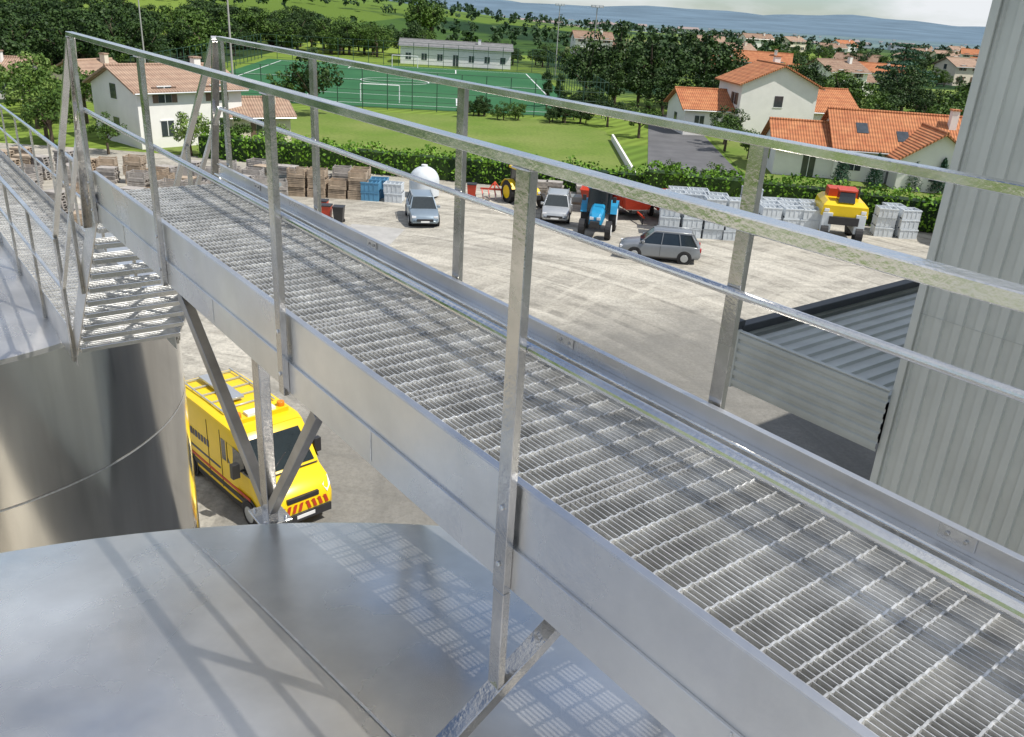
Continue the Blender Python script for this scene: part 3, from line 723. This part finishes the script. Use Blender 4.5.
# ------------------------------------------------------------ VEHICLES
def wheel(g,x,y,r,w,sg,rim='silver'):
    g.tube((x,y-w/2,r),(x,y+w/2,r),r,'dark',20); g.tube((x,y+sg*(w/2-.01),r),(x,y+sg*(w/2+.015),r),r*.62,rim,14)
def ring(x,hw,zb,zt,sh=.12):
    return [(x,-hw*.9,zb),(x,hw*.9,zb),(x,hw,zb+sh),(x,hw,zt-sh*1.5),(x,hw*.95,zt-sh*.4),(x,hw*.8,zt),(x,-hw*.8,zt),(x,-hw*.95,zt-sh*.4),(x,-hw,zt-sh*1.5),(x,-hw,zb+sh)]
def car(x,y,rot,col,L=4.4,Hh=1.58,W_=.9):
    g=MB(); k=L/4.4
    st=[(-2.2,.8,.42,.80),(-2.1,.86,.3,1.0),(-1.6,.9,.24,1.03),(0,.91,.22,1.0),(.9,.91,.22,1.0),(1.3,.9,.23,.95),(1.9,.86,.25,.84),(2.12,.78,.3,.72),(2.2,.66,.38,.60)]
    g.loft([ring(a*k,b*W_/.9,c,d) for a,b,c,d in st],col)
    zb=.97; zt=Hh-.05
    B=[(-2.02*k,-.80),(1.12*k,-.80),(1.12*k,.80),(-2.02*k,.80)]; T_=[(-1.62*k,-.62),(.42*k,-.62),(.42*k,.62),(-1.62*k,.62)]
    g.loft([[(a,b,zb) for a,b in B],[(a,b,zt) for a,b in T_]],'glass')
    g.loft([[(a*1.02,b*1.03,zt-.02) for a,b in T_],[(a,b*.98,zt+.04) for a,b in T_],[(a*.9,b*.85,zt+.07) for a,b in T_]],col)
    for sg in (-1,1):
        for (xb,xt) in ((1.12,.42),(-2.02,-1.62),(-.05,-.1),(-1.1,-.95)):
            g.bar((xb*k,sg*.805,zb),(xt*k,sg*.63,zt),.06,.05,col)
        g.box((.85*k,sg*.92-.1,1.0),(1.0*k,sg*.92+.1,1.14),col)
        g.box((-1.7*k,sg*.64-.02,zt+.06),(.3*k,sg*.64+.02,zt+.1),'silver')
        g.box((-.02,sg*.908-.004,.35),(0,sg*.908+.006,.92),'black')
        for wx in (-1.35*k,1.35*k):
            g.tube((wx,sg*.905,.34),(wx,sg*.918,.34),.41,'black',20); wheel(g,wx,sg*.84,.34,.2,sg)
        g.box((1.95*k,sg*.66-.14,.62),(2.17*k,sg*.66+.12,.74),'lamp'); g.box((-2.21*k,sg*.68-.12,.72),(-2.08*k,sg*.68+.14,.92),'taill')
    g.box((2.12*k,-.5,.42),(2.22*k,.5,.58),'black'); g.box((-2.22*k,-.26,.55),(-2.19*k,.26,.66),'whitep'); g.box((-1.9*k,-.86,.2),(1.9*k,.86,.3),'black')
    g.box((2.21*k,-.26,.36),(2.235*k,.26,.46),'whitep')
    return g.build('parked_car',loc=(x,y,.02),rot=math.radians(rot),bevel=.012,smooth=True)
car(7.9,47.0,172,'greyp',4.5,1.66)
car(-6.2,52.5,-78,'bluegrey',4.3,1.6)
car(2.3,55.5,-95,'silver',4.3,1.6)
def van(x,y,rot,main='yellow',livery=True,name='service_van'):
    g=MB()
    st=[(-2.7,.93,.4,2.30),(-2.62,.98,.32,2.42),(-1,1.0,.3,2.46),(.9,1.0,.3,2.44),(1.15,.98,.3,2.36)]
    g.loft([ring(*s,sh=.14) for s in st],main)
    st=[(1.13,.98,.3,2.355),(1.28,.97,.3,2.25),(1.95,.97,.3,1.38),(2.35,.95,.3,1.22),(2.6,.88,.34,1.0),(2.72,.74,.4,.72)]
    g.loft([ring(*s,sh=.14) for s in st],main)
    a=(1.30,2.235);b=(1.93,1.42); 
    def q(t,o=.018): return (a[0]+(b[0]-a[0])*t+o*.8, a[1]+(b[1]-a[1])*t+o*.6)
    p0=q(.03);p1=q(.97)
    g.add([(p0[0],-.70,p0[1]),(p0[0],.70,p0[1]),(p1[0],.80,p1[1]),(p1[0],-.80,p1[1])],[(0,1,2,3)],'glass')
    for sg in (-1,1):
        g.add([(1.05,sg*1.003,2.0),(1.42,sg*.985,1.95),(1.85,sg*.985,1.42),(.35,sg*1.007,1.38),(.35,sg*1.007,2.0)],[(0,1,2,3,4)],'glass')
        g.box((.62,sg*1.01-.008,1.36),(.66,sg*1.01+.008,2.02),main)
        g.box((1.35,sg*1.18-.1,1.35),(1.5,sg*1.18+.1,1.75),'black'); g.bar((1.45,sg*.96,1.5),(1.42,sg*1.15,1.5),.05,.05,'black')
        g.box((-2.5,sg*1.005-.012,.55),(1.9,sg*1.005+.012,.68),'black')
        g.box((-2.6,sg*.97-.02,.26),(2.3,sg*.97+.02,.42),'black')
        if livery:
            g.box((-2.3,sg*1.004-.008,1.0),(.2,sg*1.004+.008,1.06),'navy')
            wds=[.10,.13,.09,.12,.12,.05,.13,.11,.12,.10,.12]; xx=-2.2
            for wd in wds: g.box((xx,sg*1.004-.009,1.38),(xx+wd,sg*1.004+.009,1.58),'navy'); xx+=wd+.06
            g.box((-2.3,sg*1.004-.0085,.74),(1.8,sg*1.004+.0085,.82),'redp')
        for sx in (-.45,.3): g.box((sx-.006,sg*1.006-.008,.5),(sx+.006,sg*1.006+.008,2.2),'black')
        for wx in (-1.7,1.75):
            g.tube((wx,sg*.99,.36),(wx,sg*1.008,.36),.45,'black',22); wheel(g,wx,sg*.93,.36,.22,sg)
        g.add([(2.36,sg*.90,1.16),(2.60,sg*.84,1.0),(2.68,sg*.70,.86),(2.58,sg*.62,1.04)],[(0,1,2,3)],'lamp')
        g.box((-2.74,sg*.9-.07,.9),(-2.66,sg*.9+.05,1.4),'taill')
        if livery:
            for i in range(4):
                g.poly([(2.74,sg*(.1+i*.17),.60),(2.74,sg*(.19+i*.17),.60),(2.73,sg*(.12+i*.17),.83),(2.73,sg*(.03+i*.17),.83)],'redp')
    g.box((2.62,-.75,.34),(2.78,.75,.56),'black'); g.box((2.60,-.45,.86),(2.69,.45,.98),'black'); g.box((2.78,-.26,.42),(2.79,.26,.52),'whitep')
    g.box((1.97,-.85,1.385),(2.02,.85,1.40),'black')
    g.bar((1.97,-.5,1.44),(1.70,.1,1.78),.02,.02,'black'); g.bar((1.97,.2,1.44),(1.70,.75,1.78),.02,.02,'black')
    if livery:
        g.box((.45,-.75,2.44),(.80,.75,2.56),'yellow'); 
        for sg in (-1,1): g.tube((.62,sg*.62,2.5),(.62,sg*.62,2.68),.1,'lampo',12)
        g.box((.5,-.4,2.56),(.75,.4,2.64),'whitep')
        for sg in (-1,1): g.box((-2.5,sg*.72-.02,2.50),(.1,sg*.72+.02,2.54),'silver')
        for i in range(5): g.box((-2.4+i*.55,-.72,2.47),(-2.36+i*.55,.72,2.51),'silver')
        g.box((-2.3,-.3,2.55),(-.4,.1,2.61),'silver')
    return g.build(name,loc=(x,y,.02),rot=math.radians(rot),bevel=.015,smooth=True)
van(-7.0,20.4,-45)
van(28.6,55,-110,'whitep',False,'parked_van')
def tractor(x,y,rot,col,k=1,name='tractor'):
    g=MB()
    g.loft([[(a,-w,z0),(a,w,z0),(a,w,z1-.1),(a,w*.7,z1),(a,-w*.7,z1),(a,-w,z1-.1)] for a,w,z0,z1 in ((.1,.36,.8,1.55),(.8,.36,.75,1.5),(1.6,.33,.75,1.38),(1.8,.26,.85,1.2))],col)
    g.box((-.9,-.3,.6),(1.7,.3,.85),'black')
    g.loft([[(-1.0,-.55,1.1),(.15,-.6,1.1),(.15,.6,1.1),(-1.0,.55,1.1)],[(-.95,-.55,2.35),(.0,-.55,2.35),(.0,.55,2.35),(-.95,.55,2.35)]],'glass')
    g.box((-1.1,-.66,2.35),(.2,.66,2.5),col)
    for a,b in ((-1,-.56),(-1,.56),(.13,-.6),(.13,.6)): g.bar((a,b,1.0),(a*.92 if a<0 else .0,b*.96,2.36),.07,.07,'black')
    for sg in (-1,1):
        wheel(g,-.75,sg*.75,.75,.4,sg,'whitep' if col=='bluep' else col); wheel(g,1.35,sg*.7,.48,.3,sg,'whitep' if col=='bluep' else col)
        g.loft([[(-.75+.85*math.cos(t),sg*.72-.26,.75+.85*math.sin(t)),(-.75+.85*math.cos(t),sg*.72+.26,.75+.85*math.sin(t)),(-.75+.9*math.cos(t),sg*.72+.26,.75+.9*math.sin(t)),(-.75+.9*math.cos(t),sg*.72-.26,.75+.9*math.sin(t))] for t in [math.radians(d) for d in (20,50,80,110,140,165)]],col)
        g.box((1.72,sg*.18-.1,1.05),(1.82,sg*.18+.1,1.2),'lamp'); g.box((.18,sg*.8-.1,1.7),(.24,sg*.8+.1,2.0),'black')
    g.tube((.7,.42,1.4),(.7,.42,2.4),.05,'black',8)
    g.box((1.75,-.25,.7),(2.0,.25,1.0),'black')
    o=g.build(name,loc=(x,y,.02),rot=math.radians(rot),bevel=.01); o.scale=(k,k,k); return o
tractor(4.75,52.2,-100,'bluep',1.15)
tractor(.05,59,-60,'yellow',1.0)
g=MB()
for sg in (-1,1):
    g.box((-1.7,sg*1.0-.3,.7),(1.7,sg*1.0+.3,1.9),'bin')
    for wx in (-1.35,1.35): wheel(g,wx,sg*1.05,.6,.45,sg,'yellow')
g.loft([[(-1.9,-1.4,1.7),(1.6,-1.4,1.7),(1.6,1.4,1.7),(-1.9,1.4,1.7)],[(-1.8,-1.35,2.35),(1.6,-1.35,2.35),(1.6,1.35,2.35),(-1.8,1.35,2.35)],[(-1.6,-1.1,2.6),(1.3,-1.1,2.6),(1.3,1.1,2.6),(-1.6,1.1,2.6)]],'yellow')
g.loft([[(.5,-.5,2.55),(1.5,-.5,2.55),(1.5,.5,2.55),(.5,.5,2.55)],[(.5,-.45,3.2),(1.25,-.45,3.2),(1.25,.45,3.2),(.5,.45,3.2)]],'glass'); g.box((.4,-.55,3.2),(1.4,.55,3.3),'redp')
g.box((-1.5,-.9,2.6),(-.2,.9,3.1),'redp'); g.tube((0,.9,2.5),(0,.9,3.4),.06,'black',8)
g.box((1.6,-.9,1.2),(1.75,.9,1.7),'black')
for sg in (-1,1): g.box((1.6,sg*1.1-.15,1.95),(1.66,sg*1.1+.15,2.15),'lamp')
g.build('grape_harvester',loc=(20.4,54.6,.02),rot=math.radians(-100),bevel=.02)
def trailer(x,y,rot,col='redp',name='farm_trailer'):
    g=MB()
    g.loft([[(-1.7,-.8,.75),(1.7,-.8,.75),(1.7,.8,.75),(-1.7,.8,.75)],[(-1.9,-1.05,1.55),(1.9,-1.05,1.55),(1.9,1.05,1.55),(-1.9,1.05,1.55)]],col,False)
    g.box((-1.7,-.8,.72),(1.7,.8,.76),'wood2'); g.box((-1.95,-1.08,1.52),(1.95,-1.0,1.6),col); g.box((-1.95,1.0,1.52),(1.95,1.08,1.6),col)
    for sx in (-1.2,0,1.2):
        for sg in (-1,1): g.bar((sx,sg*.83,.72),(sx,sg*1.08,1.55),.06,.06,col)
    for sg in (-1,1): wheel(g,-.3,sg*.8,.4,.25,sg)
    g.bar((1.7,0,.6),(2.9,0,.5),.1,.1,col); g.box((-1.6,-.4,.5),(1.7,.4,.7),'black'); g.tube((2.7,0,0),(2.7,0,.7),.04,'black',6)
    g.build(name,loc=(x,y,.02),rot=math.radians(rot),bevel=.01)
trailer(7.2,57.5,-75); trailer(9.6,57.6,-80); trailer(5.2,59,-100); 
g=MB()
g.bar((-1,0,.7),(1,0,.7),.12,.12,'redp')
for i in range(5):
    x=-.9+i*.45; g.bar((x,0,.7),(x+.15,-.5,.15),.08,.06,'redp'); g.tube((x+.12,-.5,.25),(x+.17,-.5,.25),.25,'steel_dark',12)
g.bar((0,0,.7),(0,.6,1.1),.1,.1,'redp'); g.bar((-.4,0,.7),(0,.6,1.1),.06,.06,'redp'); g.bar((.4,0,.7),(0,.6,1.1),.06,.06,'redp')
g.build('farm_plough',loc=(-2.0,60,.02))
def crates(x,y,rot,nst,col,name,sz=(1.2,1.0,.62),slat=False):
    g=MB()
    for k in range(nst):
        z=k*(sz[2]+.01); a,b=sz[0]/2,sz[1]/2; dx=random.uniform(-.06,.06); dy=random.uniform(-.06,.06)
        def bx(x0,y0,z0,x1,y1,z1): g.box((x0+dx,y0+dy,z0+z),(x1+dx,y1+dy,z1+z),col)
        for yy in (-b,0-.06,b-.12): bx(-a,yy,0,a,yy+.12,.1)
        bx(-a,-b,.1,a,b,.13)
        if slat:
            if sz[2]<.2: continue
            ns=4; sh=(sz[2]-.15)/ns
            for i in range(ns):
                z0=.14+i*sh; z1=z0+sh*.72
                bx(-a,-b,z0,a,-b+.02,z1); bx(-a,b-.02,z0,a,b,z1); bx(-a,-b+.02,z0,-a+.02,b-.02,z1); bx(a-.02,-b+.02,z0,a,b-.02,z1)
            for cx in (-a+.02,a-.1):
                for cy in (-b+.02,b-.1): bx(cx,cy,.13,cx+.08,cy+.08,sz[2])
        else:
            bx(-a,-b,.13,a,-b+.04,sz[2]); bx(-a,b-.04,.13,a,b,sz[2]); bx(-a,-b+.04,.13,-a+.04,b-.04,sz[2]); bx(a-.04,-b+.04,.13,a,b-.04,sz[2])
            for i in range(1,4):
                xx=-a+sz[0]*i/4; g.box((xx-.02+dx,-b-.025+dy,z+.13),(xx+.02+dx,b+.025+dy,z+sz[2]-.09),col)
            bx(-a-.03,-b-.03,sz[2]-.08,a+.03,-b,sz[2]-.02); bx(-a-.03,b,sz[2]-.08,a+.03,b+.03,sz[2]-.02)
    g.build(name,loc=(x,y,.02),rot=math.radians(rot))
for r_ in range(3):
    for i in range(8):
        if i==4 and r_==0: continue
        x=9.3+i*1.3+r_*.35; y=52.6+r_*1.25+ (0 if i<4 else 1.6)
        crates(x+random.uniform(-.08,.08),y,random.uniform(-5,5),random.choice([3,4,4]) if i<5 else 3,'bin','plastic_crate_stack')
crates(25.4,56,5,3,'bin','plastic_crate_stack'); crates(24.9,57.3,0,3,'bin','plastic_crate_stack'); crates(24.0,56.2,-4,3,'bin','plastic_crate_stack')
for i in range(4):
    for j in range(2): crates(-15.2+i*1.35,57.5+j*1.3,random.uniform(-4,4),random.choice([2,3]),random.choice(['wood','wood2']),'wooden_crate_stack',slat=True)
for i in range(2):
    crates(-10.2+i*1.5,57.4,random.uniform(-4,4),2,('binblue','bin')[i],'plastic_crate_stack')
crates(-9.9,58.7,3,2,'binblue','plastic_crate_stack')
def pallets(x,y,rot,n): crates(x,y,rot,n,random.choice(['wood','wood2','wood2']),'pallet_stack',sz=(1.2,.8,.145),slat=True)
for i in range(18):
    for j in range(4):
        q=random.random()
        if q<.15: continue
        x=-42+i*1.5+j*.3+random.uniform(-.3,.3); y=54+j*1.9+random.uniform(-.4,.4)
        if q<.6: pallets(x,y,random.uniform(-25,25),random.randint(4,12))
        else: crates(x,y,random.uniform(-20,20),random.choice([1,2,2,3]),random.choice(['wood','wood2','wood2']),'wooden_crate_stack',slat=True)
for i in range(7): pallets(1.2+i*1.1,62.3,random.uniform(-12,12),random.randint(2,8))
for i in range(22):
    pallets(-33+i%11*1.5-(i//11)*1.0,46+(i//11)*1.9+random.uniform(-.3,.3),random.uniform(-15,15),random.randint(4,13))
g=MB(); rs=[]
for a in range(0,100,10):
    t=math.radians(min(a,88)); rs.append([(1.05*math.cos(t)*math.cos(u*math.pi/12),1.05*math.cos(t)*math.sin(u*math.pi/12),1.1+1.0*math.sin(t)) for u in range(24)])
g.loft([[(1.05*math.cos(u*math.pi/12),1.05*math.sin(u*math.pi/12),.15) for u in range(24)]]+rs,'bin'); g.tube((0,0,2.05),(0,0,2.2),.22,'whitep',12)
for a in range(4): g.box((math.cos(a*1.57+.7)*.9-.07,math.sin(a*1.57+.7)*.9-.07,0),(math.cos(a*1.57+.7)*.9+.07,math.sin(a*1.57+.7)*.9+.07,.4),'silver')
g.build('storage_tank',loc=(-6.9,59.5,.02),smooth=True)
g=MB(); pr=[]
for i in range(9):
    x=-1.5+i*.375; pr.append([(x,-.9+.1*math.sin(i*2),0),(x,-.75,.5+.12*math.sin(i)),(x,-.2,.9+.1*math.sin(i*1.7)),(x,.3,.85+.14*math.cos(i*2.1)),(x,.8,.4),(x,.95,0)])
g.loft(pr,'tarp'); g.build('blue_tarpaulin',loc=(-17.6,56.6,.02))
def bin_(x,y,col):
    g=MB(); g.loft([[(-.25,-.25,.1),(.25,-.25,.1),(.25,.25,.1),(-.25,.25,.1)],[(-.32,-.32,.95),(.32,-.32,.95),(.32,.32,.95),(-.32,.32,.95)]],col); g.box((-.34,-.36,.95),(.34,.34,1.02),'black')
    g.tube((-.3,.28,.1),(.3,.28,.1),.1,'dark',10); g.build('waste_bin',loc=(x,y,.02),bevel=.01)
bin_(-11.8,50.8,'redp'); bin_(-11.0,50.6,'black'); bin_(-12.3,52,'redp'); bin_(-3.6,60,'redp')
g=MB(); g.box((-1.2,-.6,0),(1.2,.6,.14),'wood'); g.box((-1.1,-.55,.14),(1.1,.55,.5),'silver'); g.build('pallet_load',loc=(3.2,60.5,.02))
sheet('concrete_slab',[(-10.5,44),(-7.5,43.6),(-6.9,50),(-10.2,50.5)],.026,'concrete')

# ------------------------------------------------------------ WORLD, SUN, CAMERA
az=math.atan2(.80,-.30)
el=math.radians(57)
w=bpy.data.worlds.new('World'); sc.world=w; w.use_nodes=True; n=w.node_tree; bg=n.nodes['Background']
sk=n.nodes.new('ShaderNodeTexSky'); sk.sky_type='NISHITA'; sk.sun_disc=False; sk.sun_elevation=el; sk.sun_rotation=az; sk.air_density=1.0; sk.dust_density=.3; sk.ozone_density=2.5; sk.altitude=200
tc=n.nodes.new('ShaderNodeTexCoord'); mp=n.nodes.new('ShaderNodeMapping'); mp.inputs['Scale'].default_value=(1,1,3.2); n.links.new(tc.outputs['Generated'],mp.inputs[0])
no=N(n,'ShaderNodeTexNoise',Scale=2.6,Detail=9.0,Roughness=.55); n.links.new(mp.outputs[0],no.inputs['Vector'])
skc=mixc(n,1.0,sk.outputs[0],(.74,.86,1.0),'MULTIPLY')
cl=mixc(n,ramp(n,no.outputs[0],.43,.60),skc,(7.7,7.95,8.2))
n.links.new(cl,bg.inputs['Color']); bg.inputs['Strength'].default_value=.11
sun=bpy.data.lights.new('sun','SUN'); sun.energy=5.0; sun.angle=math.radians(.5); sun.color=(1,.955,.88)
so=bpy.data.objects.new('sun',sun); sc.collection.objects.link(so)
d=Vector((math.sin(az)*math.cos(el),math.cos(az)*math.cos(el),math.sin(el))); so.rotation_euler=d.to_track_quat('Z','Y').to_euler()
cam=bpy.data.cameras.new('camera'); cam.lens=29.9; cam.sensor_width=36; cam.clip_end=60000; cam.clip_start=.05
co=bpy.data.objects.new('camera',cam); sc.collection.objects.link(co); sc.camera=co
th=math.radians(23.2); rho=math.radians(3.5)
F=Vector((0,math.cos(th),-math.sin(th))); U=Vector((0,math.sin(th),math.cos(th))); Rv=Vector((1,0,0))
r=Rv*math.cos(rho)+U*math.sin(rho); u=-Rv*math.sin(rho)+U*math.cos(rho)
co.matrix_world=Matrix(((r.x,u.x,-F.x,0),(r.y,u.y,-F.y,0),(r.z,u.z,-F.z,H),(0,0,0,1)))
sc.view_settings.view_transform='Standard'; sc.view_settings.look='None'; sc.view_settings.exposure=0
